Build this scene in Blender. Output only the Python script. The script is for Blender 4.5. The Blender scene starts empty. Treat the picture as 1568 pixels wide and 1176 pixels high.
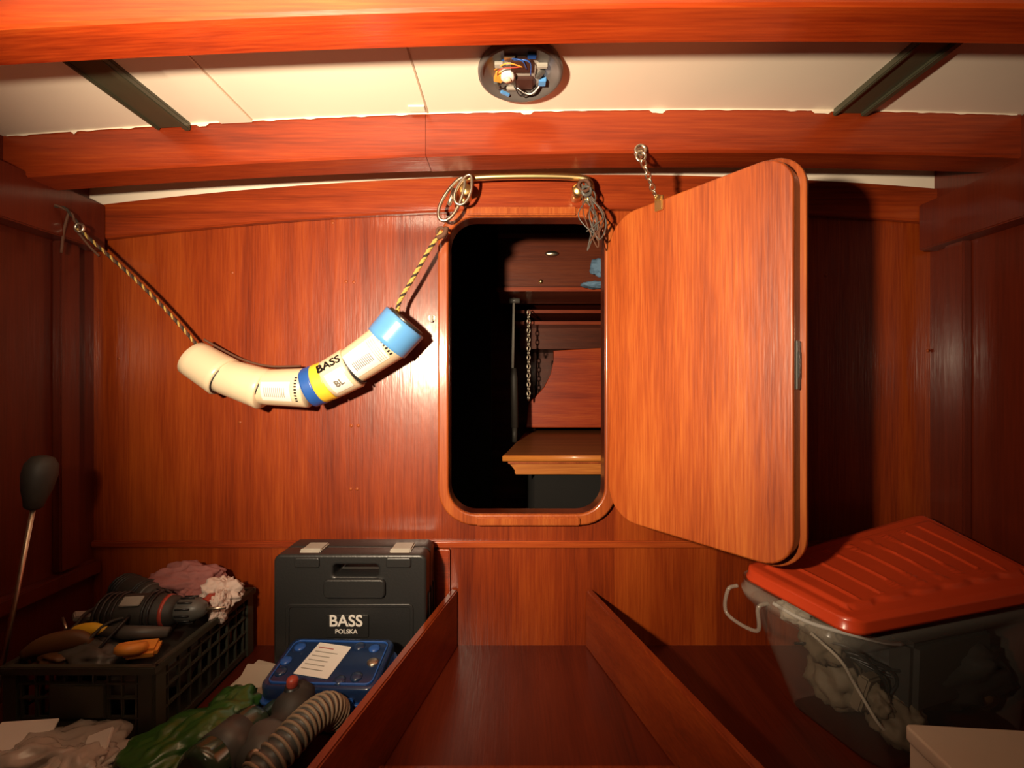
import bpy, bmesh, math, random
from mathutils import Vector, Matrix, noise
random.seed(7)
F=700.0; CZ=0.70
def L(u,v,d):
    """unprojection helper: image pixel coordinates + assumed depth from the camera -> metres"""
    return Vector(((u-800)*d/F, d, CZ-(v-600)*d/F))
sc=bpy.context.scene
col=sc.collection
# ------------------------------------------------------------ materials
def newmat(name):
    m=bpy.data.materials.new(name); m.use_nodes=True
    nt=m.node_tree; b=nt.nodes['Principled BSDF']
    return m,nt,b
def plain(name,c,rough=0.5,metal=0.0,var=0.15,nscale=30,bump=0.1,coat=0.0,alpha=1.0,emit=None):
    m,nt,b=newmat(name); N=nt.nodes; K=nt.links
    tc=N.new('ShaderNodeTexCoord'); no=N.new('ShaderNodeTexNoise'); no.inputs['Scale'].default_value=nscale; no.inputs['Detail'].default_value=5
    K.new(tc.outputs['Object'],no.inputs['Vector'])
    mx=N.new('ShaderNodeMix'); mx.data_type='RGBA'
    mx.inputs[6].default_value=tuple(x*(1-var) for x in c)+(1,); mx.inputs[7].default_value=tuple(min(1,x*(1+var)) for x in c)+(1,)
    K.new(no.outputs['Fac'],mx.inputs[0]); K.new(mx.outputs[2],b.inputs['Base Color'])
    b.inputs['Roughness'].default_value=rough; b.inputs['Metallic'].default_value=metal
    b.inputs['Coat Weight'].default_value=coat; b.inputs['Coat Roughness'].default_value=0.15
    b.inputs['Alpha'].default_value=alpha
    if bump>0:
        bp=N.new('ShaderNodeBump'); bp.inputs['Strength'].default_value=bump; bp.inputs['Distance'].default_value=0.003
        K.new(no.outputs['Fac'],bp.inputs['Height']); K.new(bp.outputs[0],b.inputs['Normal'])
    return m
def wood(name,c1,c2,c3,axis='Z',plank=None,coat=0.8,crough=0.17,rough=0.45,fine=0.3,bump=0.3,pamt=0.22,spec=0.3,lo=0.33,hi=0.69):
    m,nt,b=newmat(name); N=nt.nodes; K=nt.links
    tc=N.new('ShaderNodeTexCoord')
    def nz(ac,al,detail,dist=0.0,off=0):
        mp=N.new('ShaderNodeMapping'); s=[ac,ac,ac]; s['XYZ'.index(axis)]=al
        mp.inputs['Scale'].default_value=s; mp.inputs['Location'].default_value=(off,off*.7,off*1.3)
        K.new(tc.outputs['Object'],mp.inputs['Vector'])
        n=N.new('ShaderNodeTexNoise'); n.inputs['Scale'].default_value=1; n.inputs['Detail'].default_value=detail; n.inputs['Distortion'].default_value=dist
        K.new(mp.outputs[0],n.inputs['Vector']); return n
    n1=nz(16,0.8,4,0.5,3.1); n2=nz(230,9,3,0,1.7); n3=nz(3,2.2,3,0,9.2)
    def ma(op,a,bb):
        x=N.new('ShaderNodeMath'); x.operation=op
        for i,q in enumerate((a,bb)):
            if isinstance(q,(int,float)): x.inputs[i].default_value=q
            else: K.new(q,x.inputs[i])
        return x.outputs[0]
    f=ma('ADD',ma('MULTIPLY',n1.outputs['Fac'],0.45),ma('MULTIPLY',n2.outputs['Fac'],fine))
    f=ma('ADD',f,ma('MULTIPLY',n3.outputs['Fac'],0.55-fine))
    fb=f
    if plank:
        sx=N.new('ShaderNodeSeparateXYZ'); K.new(tc.outputs['Object'],sx.inputs[0])
        q=ma('FLOOR',ma('DIVIDE',sx.outputs['XYZ'.index(plank[0])],plank[1]),0)
        wn=N.new('ShaderNodeTexWhiteNoise'); wn.noise_dimensions='1D'; K.new(q,wn.inputs['W'])
        f=ma('ADD',f,ma('MULTIPLY',ma('SUBTRACT',wn.outputs['Value'],0.5),pamt))
    cr=N.new('ShaderNodeValToRGB'); e=cr.color_ramp.elements
    e[0].position=lo; e[0].color=c1+(1,); e[1].position=hi; e[1].color=c3+(1,)
    k=e.new(0.5); k.color=c2+(1,)
    K.new(f,cr.inputs[0]); K.new(cr.outputs[0],b.inputs['Base Color'])
    b.inputs['Roughness'].default_value=rough; b.inputs['Coat Weight'].default_value=coat; b.inputs['Coat Roughness'].default_value=crough
    b.inputs['Specular IOR Level'].default_value=spec
    n4=nz(60,18,2,0,4.4)
    hgt=ma('ADD',fb,ma('MULTIPLY',n4.outputs['Fac'],0.6))
    bp=N.new('ShaderNodeBump'); bp.inputs['Strength'].default_value=bump; bp.inputs['Distance'].default_value=0.002
    K.new(hgt,bp.inputs['Height']); K.new(bp.outputs[0],b.inputs['Normal']); K.new(bp.outputs[0],b.inputs['Coat Normal'])
    return m
R1,R2,R3=(0.10,0.010,0.0014),(0.225,0.030,0.003),(0.35,0.064,0.007)
M_bulk=wood('mahogany_veneer',R1,R2,R3,'Z',('X',0.137),lo=0.30,hi=0.72,pamt=0.16,bump=0.45,crough=0.22,coat=1.0,fine=0.36)
M_beam=wood('mahogany_beam_light',(0.20,0.014,0.002),(0.42,0.048,0.006),(0.60,0.11,0.014),'X',crough=0.2)
M_beam2=wood('mahogany_beam',(0.11,0.010,0.0018),(0.25,0.028,0.004),(0.38,0.058,0.008),'X',crough=0.25,bump=0.45)
M_trimX=wood('mahogany_trim_h',(0.10,0.011,0.002),(0.25,0.032,0.005),(0.40,0.075,0.011),'X')
M_frame=wood('teak_frame',(0.16,0.025,0.004),(0.32,0.065,0.011),(0.48,0.14,0.026),'Z',crough=0.15)
M_door=wood('teak_door',(0.20,0.028,0.004),(0.38,0.072,0.010),(0.56,0.15,0.024),'Z',fine=0.40,crough=0.38,bump=0.4,coat=1.0,rough=0.4,spec=0.5)
M_edge=wood('edge_shade_wood',(0.04,0.005,0.002),(0.075,0.010,0.003),(0.12,0.02,0.005),'Z')  # shadow on the door edge put into the wood colour
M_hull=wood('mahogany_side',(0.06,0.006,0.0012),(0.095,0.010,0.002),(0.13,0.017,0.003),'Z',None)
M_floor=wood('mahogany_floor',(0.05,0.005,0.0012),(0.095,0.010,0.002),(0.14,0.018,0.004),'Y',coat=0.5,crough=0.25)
M_board=wood('mahogany_board',(0.09,0.011,0.002),(0.19,0.025,0.004),(0.29,0.05,0.007),'Y')
M_bench=wood('bench_teak',(0.3,0.08,0.014),(0.5,0.17,0.03),(0.7,0.30,0.06),'X',coat=0.15)
M_benchtop=wood('bench_top',(0.16,0.04,0.008),(0.27,0.075,0.015),(0.38,0.12,0.025),'X',coat=0.1,rough=0.6)
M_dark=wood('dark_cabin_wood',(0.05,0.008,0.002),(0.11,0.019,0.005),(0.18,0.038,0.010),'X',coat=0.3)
M_ceil=plain('cream_paint',(0.82,0.73,0.60),0.55,var=0.04,nscale=6,bump=0.1)
M_ceil2=plain('seam_line',(0.45,0.34,0.24),0.7)  # darker tan for the ceiling seam lines
M_olive=plain('olive_rail',(0.05,0.05,0.03),0.35,bump=0.02)
M_black=plain('black_plastic',(0.018,0.018,0.018),0.38,bump=0.15,nscale=200)
M_black2=plain('black_rubber',(0.034,0.030,0.025),0.6,bump=0.2,nscale=90)
M_crate=plain('crate_plastic',(0.05,0.051,0.038),0.4,bump=0.1)
M_grey=plain('grey_plastic',(0.32,0.30,0.26),0.45)
M_dgrey=plain('dark_grey_plastic',(0.085,0.083,0.075),0.4)
M_white=plain('white_label',(0.78,0.75,0.70),0.5,var=0.04)
M_cream=plain('cream_pvc',(0.70,0.57,0.39),0.35,var=0.05,nscale=12,coat=0.3)
M_blue=plain('sky_blue_plastic',(0.10,0.31,0.66),0.3,var=0.05,coat=0.3)
M_dblue=plain('royal_blue',(0.02,0.09,0.36),0.35)
M_navy=plain('navy_plastic',(0.012,0.03,0.08),0.3,coat=0.5)
M_yellow=plain('yellow_plastic',(0.85,0.55,0.04),0.4)
M_orange=plain('orange_plastic',(0.80,0.32,0.05),0.4)
M_red=plain('red_plastic',(0.36,0.05,0.03),0.4)
M_lid=plain('red_orange_lid',(0.58,0.055,0.014),0.3,var=0.06,nscale=8,coat=0.4,bump=0.03)
M_brass=plain('brass',(0.85,0.62,0.28),0.34,metal=1,bump=0.05)
M_steel=plain('galvanised_steel',(0.60,0.53,0.42),0.36,metal=1,bump=0.05)
M_ropeY=plain('rope_yellow',(0.50,0.33,0.08),0.8,nscale=300)
M_ropeK=plain('rope_black',(0.03,0.02,0.012),0.8,nscale=300)
M_ropeB=plain('rope_brown',(0.10,0.04,0.02),0.8,nscale=300)
M_cloth=plain('mauve_cloth',(0.30,0.11,0.10),0.85,bump=0.5,nscale=60)
M_cloth2=plain('white_cloth',(0.62,0.48,0.42),0.85,bump=0.5,nscale=60)
M_leather=plain('brown_leather',(0.12,0.055,0.02),0.5,bump=0.4)
M_green=plain('green_film',(0.035,0.12,0.02),0.3,bump=0.6,nscale=25,coat=0.4)
M_dgreen=plain('bottle_green',(0.03,0.06,0.035),0.15,coat=0.8)
M_case=plain('translucent_blue',(0.012,0.035,0.11),0.18,coat=0.8,bump=0.05,alpha=0.75)
M_bag=plain('white_film',(0.55,0.50,0.44),0.25,bump=0.8,nscale=30,alpha=0.75,coat=0.5)
M_hose=plain('hose_beige',(0.28,0.20,0.13),0.6)
M_card=plain('cream_card',(0.50,0.43,0.34),0.7,var=0.05)
M_bin=plain('clear_bin_plastic',(0.36,0.33,0.28),0.10,var=0.03,nscale=5,bump=0.03,coat=0.8,alpha=0.16)
M_binrim=plain('clear_bin_rim',(0.42,0.38,0.32),0.10,var=0.03,nscale=5,bump=0.03,coat=0.8,alpha=0.33)
M_stuff=plain('stored_beige_stuff',(0.16,0.12,0.075),0.7)
M_pcb=plain('pcb',(0.05,0.02,0.015),0.4)
M_dish=plain('lamp_dish',(0.36,0.32,0.28),0.4)
M_lring=plain('lamp_ring',(0.10,0.09,0.085),0.35)
M_void=plain('baked_cabin_darkness',(0.003,0.0025,0.002),0.9)  # near-black: the cabin's darkness is put into the colour
M_dash=plain('plug',(0.30,0.06,0.012),0.5)
M_dullb=plain('dull_blue_cloth',(0.12,0.22,0.34),0.8)
# ------------------------------------------------------------ mesh helpers
def obj_from(bm,mat,smooth=False,name='part'):
    me=bpy.data.meshes.new(name); bmesh.ops.recalc_face_normals(bm,faces=bm.faces)
    bm.to_mesh(me); bm.free(); o=bpy.data.objects.new(name,me); col.objects.link(o)
    if mat: me.materials.append(mat)
    if smooth:
        for p in me.polygons: p.use_smooth=True
    return o
def box(c,s,mat,rot=(0,0,0),bev=0.003,seg=2):
    bm=bmesh.new(); bmesh.ops.create_cube(bm,size=1)
    bmesh.ops.scale(bm,vec=s,verts=bm.verts)
    if bev>0: bmesh.ops.bevel(bm,geom=bm.edges[:],offset=min(bev,min(s)*0.45),segments=seg,affect='EDGES')
    M=Matrix.Translation(c)@Matrix.Rotation(rot[2],4,'Z')@Matrix.Rotation(rot[1],4,'Y')@Matrix.Rotation(rot[0],4,'X')
    bm.transform(M); return obj_from(bm,mat)
def bb(x0,x1,y0,y1,z0,z1,mat,bev=0.003): return box(((x0+x1)/2,(y0+y1)/2,(z0+z1)/2),(abs(x1-x0),abs(y1-y0),abs(z1-z0)),mat,bev=bev)
def catmull(pts,n=8):
    pts=[Vector(p) for p in pts]; out=[]
    P=[pts[0]*2-pts[1]]+pts+[pts[-1]*2-pts[-2]]
    for i in range(1,len(P)-2):
        for j in range(n):
            t=j/n; a,b,c,d=P[i-1],P[i],P[i+1],P[i+2]
            out.append(0.5*((2*b)+(c-a)*t+(2*a-5*b+4*c-d)*t*t+(3*b-a-3*c+d)*t**3))
    out.append(pts[-1]); return out
def frames(pts,ref=Vector((0,-1,0))):
    T=[]
    for i in range(len(pts)):
        a=pts[max(0,i-1)]; b=pts[min(len(pts)-1,i+1)]; T.append((b-a).normalized())
    u=ref-T[0]*ref.dot(T[0])
    if u.length<1e-3: u=Vector((1,0,0))-T[0]*T[0].x
    u.normalize(); out=[]
    for t in T:
        u=(u-t*u.dot(t)).normalized(); out.append((t,u.copy(),t.cross(u)))
    return out
def tube(pts,r,mat,sides=12,smooth=True,caps=True,closed=False,sx=1.0):
    pts=[Vector(p) for p in pts]; fr=frames(pts); bm=bmesh.new(); rings=[]
    for i,p in enumerate(pts):
        rr_=r[min(i,len(r)-1)] if isinstance(r,(list,tuple)) else r
        t,u,v=fr[i]
        rings.append([bm.verts.new(p+(u*math.cos(2*math.pi*k/sides)+v*math.sin(2*math.pi*k/sides)*sx)*rr_) for k in range(sides)])
    n=len(rings)
    for i in range(n if closed else n-1):
        a=rings[i]; b=rings[(i+1)%n]
        for k in range(sides): bm.faces.new((a[k],a[(k+1)%sides],b[(k+1)%sides],b[k]))
    if caps and not closed:
        bm.faces.new(rings[0]); bm.faces.new(rings[-1])
    o=obj_from(bm,mat,smooth); return o
def rope(pts,r,mats,twist=60,n=14):
    P=catmull(pts,n)
    step=0.006; out=[P[0]]; acc=0
    for i in range(len(P)-1):
        d=(P[i+1]-P[i]); l=d.length; s=step-acc
        while s<=l and l>0: out.append(P[i]+d*(s/l)); s+=step
        acc=l-(s-step)
    out.append(P[-1]); fr=frames(out); parts=[]; dist=0
    strands=[[] for _ in mats]
    for i,p in enumerate(out):
        if i: dist+=(out[i]-out[i-1]).length
        t,u,v=fr[i]
        for k in range(len(mats)):
            a=dist*twist*2+2*math.pi*k/len(mats); strands[k].append(p+(u*math.cos(a)+v*math.sin(a))*r*0.5)
    for k,m in enumerate(mats): parts.append(tube(strands[k],r*0.58,m,6))
    return parts
def lathe(prof,mat,M=Matrix(),seg=32,smooth=True):
    bm=bmesh.new(); rings=[]
    for (r,z) in prof:
        rings.append([bm.verts.new((max(r,1e-4)*math.cos(2*math.pi*k/seg),max(r,1e-4)*math.sin(2*math.pi*k/seg),z)) for k in range(seg)])
    for i in range(len(rings)-1):
        for k in range(seg): bm.faces.new((rings[i][k],rings[i][(k+1)%seg],rings[i+1][(k+1)%seg],rings[i+1][k]))
    bm.faces.new(rings[0]); bm.faces.new(rings[-1]); bm.transform(M); return obj_from(bm,mat,smooth)
def blob(c,s,mat,amp=0.25,freq=2.5,seed=0,sub=4,rot=0,crease=0.0):
    bm=bmesh.new(); bmesh.ops.create_icosphere(bm,subdivisions=sub,radius=1)
    for v in bm.verts:
        n=noise.noise(v.co*freq+Vector((seed*7.3,seed,1))) ; n2=noise.noise(v.co*freq*2.7+Vector((seed,3,1)))
        r=1+amp*n+amp*0.5*n2
        if crease: r+=crease*(0.5-abs(noise.noise(v.co*freq*1.6+Vector((seed,9,4)))))*1.2-crease*abs(noise.noise(v.co*freq*3.1+Vector((2,seed,7))))
        v.co*=r
    M=Matrix.Translation(c)@Matrix.Rotation(rot,4,'Z')@Matrix.Diagonal((s[0],s[1],s[2],1)); bm.transform(M); return obj_from(bm,mat,True)
def rr(x0,y0,x1,y1,r,n=8):
    if isinstance(r,(int,float)): r=[r]*4
    P=[]
    for (cx,cy,a,q) in ((x1-r[0],y1-r[0],0,r[0]),(x0+r[1],y1-r[1],90,r[1]),(x0+r[2],y0+r[2],180,r[2]),(x1-r[3],y0+r[3],270,r[3])):
        for i in range(n+1):
            t=math.radians(a+90*i/n); P.append((cx+q*math.cos(t),cy+q*math.sin(t)))
    return P
def shape(outs,th,mat,bev=0.0,M=Matrix()):
    cu=bpy.data.curves.new('c','CURVE'); cu.dimensions='2D'; cu.fill_mode='BOTH'
    for o in outs:
        sp=cu.splines.new('POLY'); sp.points.add(len(o)-1)
        for i,p in enumerate(o): sp.points[i].co=(p[0],p[1],0,1)
        sp.use_cyclic_u=True
    cu.extrude=max(th/2-bev,0.0001); cu.bevel_depth=bev; cu.offset=-bev; cu.bevel_resolution=2
    ob=bpy.data.objects.new('t',cu); col.objects.link(ob)
    dg=bpy.context.evaluated_depsgraph_get(); me=bpy.data.meshes.new_from_object(ob.evaluated_get(dg))
    bpy.data.objects.remove(ob); me.transform(M); me.materials.clear(); me.materials.append(mat)
    for p in me.polygons: p.material_index=0
    o2=bpy.data.objects.new('part',me); col.objects.link(o2); return o2
XZ=Matrix.Rotation(math.pi/2,4,'X')
def shxz(outs,y0,y1,mat,bev=0.0,M=Matrix()): return shape(outs,abs(y1-y0),mat,bev,M@Matrix.Translation((0,(y0+y1)/2,0))@XZ)
def text(body,size,mat,M,ex=0.0008):
    cu=bpy.data.curves.new('t','FONT'); cu.body=body; cu.size=size; cu.align_x='CENTER'; cu.align_y='CENTER'; cu.extrude=ex; cu.offset=size*0.02
    ob=bpy.data.objects.new('t',cu); col.objects.link(ob)
    dg=bpy.context.evaluated_depsgraph_get(); me=bpy.data.meshes.new_from_object(ob.evaluated_get(dg)); bpy.data.objects.remove(ob)
    me.transform(M); me.materials.clear(); me.materials.append(mat); o=bpy.data.objects.new('part',me); col.objects.link(o); return o
def join(name,parts,M=None):
    flat=[]
    for p in parts: flat+= p if isinstance(p,list) else [p]
    bpy.ops.object.select_all(action='DESELECT')
    for p in flat: p.select_set(True)
    bpy.context.view_layer.objects.active=flat[0]
    if len(flat)>1: bpy.ops.object.join()
    o=flat[0]; o.name=name; o.data.name=name
    if M is not None: o.matrix_world=M
    return o
# ------------------------------------------------------------ shell
def off(x): return -0.03*(x/1.1)**2+0.023*(x/1.1)
def off2(x): return off(x)-0.026*(x/1.1)**2
def cz(y): return 1.30 if y<0.99 else 1.30-0.014*(y-0.99)/0.21
def curved(x0,x1,y0,y1,z0,z1,mat,n=40,bev=True,of=off):
    bm=bmesh.new(); rings=[]
    b=0.004 if bev else 0
    for i in range(n+1):
        x=x0+(x1-x0)*i/n; o=of(x)
        prof=[(y0+b,z0),(y1-b,z0),(y1,z0+b),(y1,z1),(y0,z1),(y0,z0+b)]
        rings.append([bm.verts.new((x,y,z+o)) for y,z in prof])
    for i in range(n):
        for k in range(6): bm.faces.new((rings[i][k],rings[i][(k+1)%6],rings[i+1][(k+1)%6],rings[i+1][k]))
    bm.faces.new(rings[0]); bm.faces.new(rings[-1]); return obj_from(bm,mat)
bm=bmesh.new(); ys=[-0.8,0,0.6,0.99,1.21]; g=[]
for i in range(41):
    x=-1.2+2.4*i/40
    g.append([bm.verts.new((x,y,cz(y)+off(x))) for y in ys]+[bm.verts.new((x,y,cz(y)+off(x)+0.03)) for y in ys[::-1]])
for i in range(40):
    m=len(g[0])
    for k in range(m): bm.faces.new((g[i][k],g[i][(k+1)%m],g[i+1][(k+1)%m],g[i+1][k]))
bm.faces.new(g[0]); bm.faces.new(g[-1])
join('ceiling',[obj_from(bm,M_ceil)])
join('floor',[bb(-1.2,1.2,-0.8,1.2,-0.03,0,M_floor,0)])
OX0,OX1,OZ0,OZ1=-0.172,0.25,0.352,1.146
outer=[(-1.2,-0.02),(1.2,-0.02)]+[(x,1.262+off(x)+0.04) for x in [1.2-0.12*i for i in range(21)]]
join('wall_bulkhead',[shxz([outer,rr(OX0,OZ0,OX1,OZ1,0.075)],1.2,1.23,M_bulk)])
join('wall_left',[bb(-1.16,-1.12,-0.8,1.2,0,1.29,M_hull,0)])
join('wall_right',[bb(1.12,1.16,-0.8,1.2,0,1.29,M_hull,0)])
join('wall_back_bounce',[bb(-1.2,1.2,-0.84,-0.8,0,1.3,M_hull,0)])  # unseen wall behind the camera, added for warm bounce light
# deck beams
join('trim_beam',[curved(-1.12,-0.1905,0.986,1.06,1.207,1.30,M_beam2),curved(-0.189,1.12,0.985,1.06,1.206,1.30,M_beam2)])
join('trim_beam.001',[curved(-1.12,1.12,0.622,0.693,1.222,1.30,M_beam)])
join('trim_bulkhead_top',[curved(-1.12,1.12,1.18,1.2,1.160,1.249,M_trimX,of=off2)])
join('trim_paint_strip',[curved(-1.12,1.12,1.188,1.2,1.20,1.287,M_ceil,bev=False)])
bm=bmesh.new(); pv=None
for i in range(300):
    x=-1.11+2.22*i/299; d=0.0025+0.004*max(0,noise.noise(Vector((x*35,0,0))))+ (0.006 if noise.noise(Vector((x*14,5,0)))>0.42 else 0)
    a=bm.verts.new((x,0.9835,1.30+off(x))); b=bm.verts.new((x,0.9835,1.30+off(x)-d))
    if pv: bm.faces.new((pv[0],a,b,pv[1]))
    pv=(a,b)
join('trim_paint_edge',[obj_from(bm,M_ceil)])
join('trim_ceiling_seam',[box((-0.185,0.84,1.30+off(-0.185)),(0.0035,0.29,0.002),M_ceil2,bev=0),
    box((-0.57,0.84,1.3+off(-0.57)),(0.003,0.29,0.002),M_ceil2,bev=0),
    box((-0.605,0.84,1.3+off(-0.605)-0.002),(0.07,0.29,0.006),M_ceil,rot=(0,-0.05,0),bev=0.001),
    box((-0.205,0.965,1.3+off(-0.205)-0.001),(0.035,0.02,0.004),M_ceil,bev=0.001)])
for s,nm in ((-1,'ceiling_rail'),(1,'ceiling_rail.001')):
    x=s*0.742; z=1.30+off(x); sl=math.atan((off(x+0.01)-off(x-0.01))/0.02)
    P=[box((x,0.84,z-0.003),(0.074,0.288,0.01),M_olive,rot=(0,-sl,0),bev=0.002),
       box((x-0.034,0.84,z-0.009),(0.008,0.288,0.010),M_olive,rot=(0,-sl,0),bev=0.002),
       box((x+0.030,0.84,z-0.009),(0.014,0.288,0.012),M_olive,rot=(0,-sl,0),bev=0.002)]
    join(nm,P)
for s,nm in ((-1,'left'),(1,'right')):
    X=-1.12 if s<0 else 1.12
    join('trim_clamp_'+nm,[bb(X,X-s*0.05,-0.8,1.18,1.05,1.17,M_hull)])
    join('trim_frame_'+nm,[bb(X,X-s*0.022,1.09,1.14,0.24,1.05,M_hull),bb(X,X-s*0.025,0.62,0.67,0.24,1.05,M_hull)])
    join('trim_stringer_'+nm,[bb(X,X-s*0.03,-0.8,1.19,0.20,0.235,M_hull)])
join('trim_ledge',[bb(-1.12,1.12,1.190,1.2,0.264,0.282,M_trimX),bb(-0.2,-0.165,1.186,1.2,0.0,0.262,M_trimX)])
P=[]
for u,v in ((363,426),(541,440),(553,441),(375,660),(549,665),(560,665),(548,764),(558,764),(1450,548),(186,560),(520,348),(1290,430)):
    c=L(u,v,1.2); P.append(lathe([(0.0045,0),(0.0045,0.0012)],M_dash,Matrix.Translation((c.x,1.2,c.z))@Matrix.Rotation(math.pi/2,4,'X'),12))
join('trim_screw_plugs',P)
# hatch frame
P=[shxz([rr(-0.196,0.326,0.278,1.167,0.098),rr(OX0+.004,OZ0+.004,OX1-.004,OZ1-.004,0.072)],1.182,1.2,M_frame,0.005),
   shxz([rr(OX0,OZ0,OX1,OZ1,0.075),rr(OX0+0.005,OZ0+0.005,OX1-0.005,OZ1-0.005,0.070)],1.19,1.235,M_edge,0.0)]
P+=[bb(-0.095,0.178,1.174,1.184,0.328,0.350,M_frame),bb(-0.12,0.17,1.174,1.184,1.144,1.165,M_frame)]
join('trim_hatch_frame',P)
c=L(675,497,1.2)
join('latch_keeper',[bb(c.x-.009,c.x+.009,1.194,1.2,c.z-.006,c.z+.006,M_brass,0.002),bb(c.x-.004,c.x+.004,1.188,1.196,c.z-.012,c.z+.006,M_dgrey,0.001)])
# ------------------------------------------------------------ hatch door
W=0.437
D=[shxz([rr(0,0.356,W,1.128,[0.06,0.085,0.085,0.06])],0,0.009,M_door,0.0035),
   shxz([rr(0.0005,0.3565,W-.0005,1.1275,[0.06,0.085,0.085,0.06])],0.007,0.031,M_edge,0),
   shxz([rr(-0.004,0.344,W+0.010,1.140,[0.07,0.09,0.09,0.07])],0.031,0.042,M_frame,0.002)]
D+=[box((W+0.0005,0.019,0.735),(0.003,0.014,0.09),M_dgrey,bev=0.001),box((W+0.0015,0.019,0.735),(0.003,0.006,0.05),M_black,bev=0.001)]
D+=[box((0.004,0.036,z),(0.012,0.006,0.05),M_brass,bev=0.001) for z in (0.5,0.98)]
DM=Matrix(((0.6,0.8,0,0.25),(-0.8,0.6,0,1.165),(0,0,1,0),(0,0,0,1)))
join('hatch_door',D,DM)
top=DM@Vector((0.155,-0.003,1.118)); 
P=[box(top+Vector((0,-0.002,0.0)),(0.022,0.008,0.034),M_brass,rot=(0,0,-0.93),bev=0.002),
   box(top+Vector((-0.006,-0.006,0.012)),(0.012,0.012,0.012),M_brass,bev=0.002)]
e=Vector((0.280,0.985,1.206))
def ring(c,R,r,mat,n=20,M=None,st=1.0):
    pts=[]
    for i in range(n):
        a=2*math.pi*i/n; p=Vector((R*math.cos(a)*st,0,R*math.sin(a)))
        if M: p=M@p
        pts.append(Vector(c)+p)
    return tube(pts,r,mat,8,closed=True)
def linkchain(a,b,n,R,r,mat):
    out=[]; d=(b-a); q=Vector((1,0,0)).rotation_difference(d.normalized()).to_matrix()
    for i in range(n):
        M=q@Matrix.Rotation((i%2)*math.pi/2+0.5,3,'X'); out.append(ring(a+d*((i+.5)/n),R,r,mat,14,M,1.7))
    return out
P+=[ring(e+Vector((0,-0.008,0.004)),0.011,0.003,M_steel), lathe([(0.012,0),(0.012,0.004),(0.004,0.006)],M_steel,Matrix.Translation(e)@Matrix.Rotation(math.pi/2,4,'X'),16)]
P+=[ring(e+Vector((0,-0.012,-0.012)),0.010,0.0028,M_steel)]
P+=linkchain(e+Vector((0.003,-0.014,-0.022)),top+Vector((-0.01,-0.008,0.014)),6,0.0055,0.0022,M_steel)
join('holdback_chain',P)
# ------------------------------------------------------------ berth boards + floor batten
def board(x0,y0,x1,y1,h,t,mat):
    a=Vector((x0,y0,0)); b=Vector((x1,y1,0)); n=(b-a).normalized().cross(Vector((0,0,1)))*t
    bm=bmesh.new(); v=[bm.verts.new(p+Vector((0,0,z))) for z in (0,h) for p in (a,b,b+n,a+n)]
    for f in ((0,1,2,3),(4,5,6,7),(0,1,5,4),(1,2,6,5),(2,3,7,6),(3,0,4,7)): bm.faces.new([v[i] for i in f])
    bmesh.ops.bevel(bm,geom=bm.edges[:],offset=0.003,segments=2,affect='EDGES'); return obj_from(bm,mat)
join('trim_berth_board',[board(-0.163,1.198,-0.34,0.45,0.152,-0.018,M_board)])
join('trim_berth_board.001',[board(0.214,1.198,0.414,0.45,0.152,0.018,M_board)])
join('trim_floor_batten',[bb(-0.245,0.3,0.76,0.808,0,0.014,M_board)])
# ------------------------------------------------------------ ceiling lamp
cx=0.016; cy=0.853; zc=1.30+off(0.016)
def T(x,y,z): return Matrix.Translation((cx+x,cy+y,zc+z))
P=[lathe([(0.077,0.004),(0.081,-0.006),(0.080,-0.014),(0.075,-0.016),(0.071,-0.010),(0.0,-0.006)],M_lring,T(0,0,0),48),
   lathe([(0.070,-0.0075),(0.068,-0.0085),(0.0,-0.0085)],M_dish,T(0,0,0),40)]
def lb(x,y,z,sx,sy,sz,m,r=0): return box((cx+x,cy+y,zc+z+0.004),(sx,sy,sz),m,rot=(0,0,r),bev=0.001)
P+=[lb(0.0,-0.03,-0.017,0.036,0.028,0.010,M_pcb),lb(0.008,0.022,-0.016,0.034,0.03,0.008,M_pcb),lb(-0.04,0.005,-0.016,0.018,0.02,0.010,M_orange,0.3),
    lb(0.043,0.018,-0.016,0.014,0.016,0.010,M_blue),lb(0.04,-0.025,-0.016,0.02,0.008,0.008,M_grey),lb(-0.04,-0.028,-0.016,0.016,0.01,0.008,M_grey),
    lb(0.038,-0.002,-0.016,0.009,0.022,0.006,M_dgrey,0.5),lb(-0.012,0.04,-0.015,0.03,0.006,0.006,M_grey),lb(-0.02,-0.045,-0.015,0.02,0.01,0.008,M_steel),lb(0.02,-0.05,-0.016,0.016,0.008,0.008,M_dblue),
    lb(-0.03,0.055,-0.015,0.02,0.006,0.006,M_blue,0.6),lb(-0.045,0.03,-0.015,0.008,0.02,0.006,M_dgrey,-0.3)]
P+=[lathe([(0.013,-0.008),(0.013,-0.020),(0.010,-0.022),(0.0,-0.022)],M_white,T(-0.024,-0.002,0),20),lathe([(0.007,-0.022),(0.006,-0.026),(0,-0.026)],M_cream,T(-0.024,-0.002,0),16)]
for k in range(9):
    a=random.random()*6.28; b=a+1.2+random.random(); m=[M_black,M_dblue,M_orange,M_black,M_white,M_black,M_red,M_black,M_dblue][k]
    P.append(tube(catmull([(cx+.05*math.cos(a),cy+.05*math.sin(a),zc-.010),(cx+.045*math.cos((a+b)/2),cy+.05*math.sin((a+b)/2),zc-.02),(cx+.02*math.cos(b),cy+.03*math.sin(b),zc-.018)],6),0.0012,m,6))
join('ceiling_lamp',P)
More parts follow.
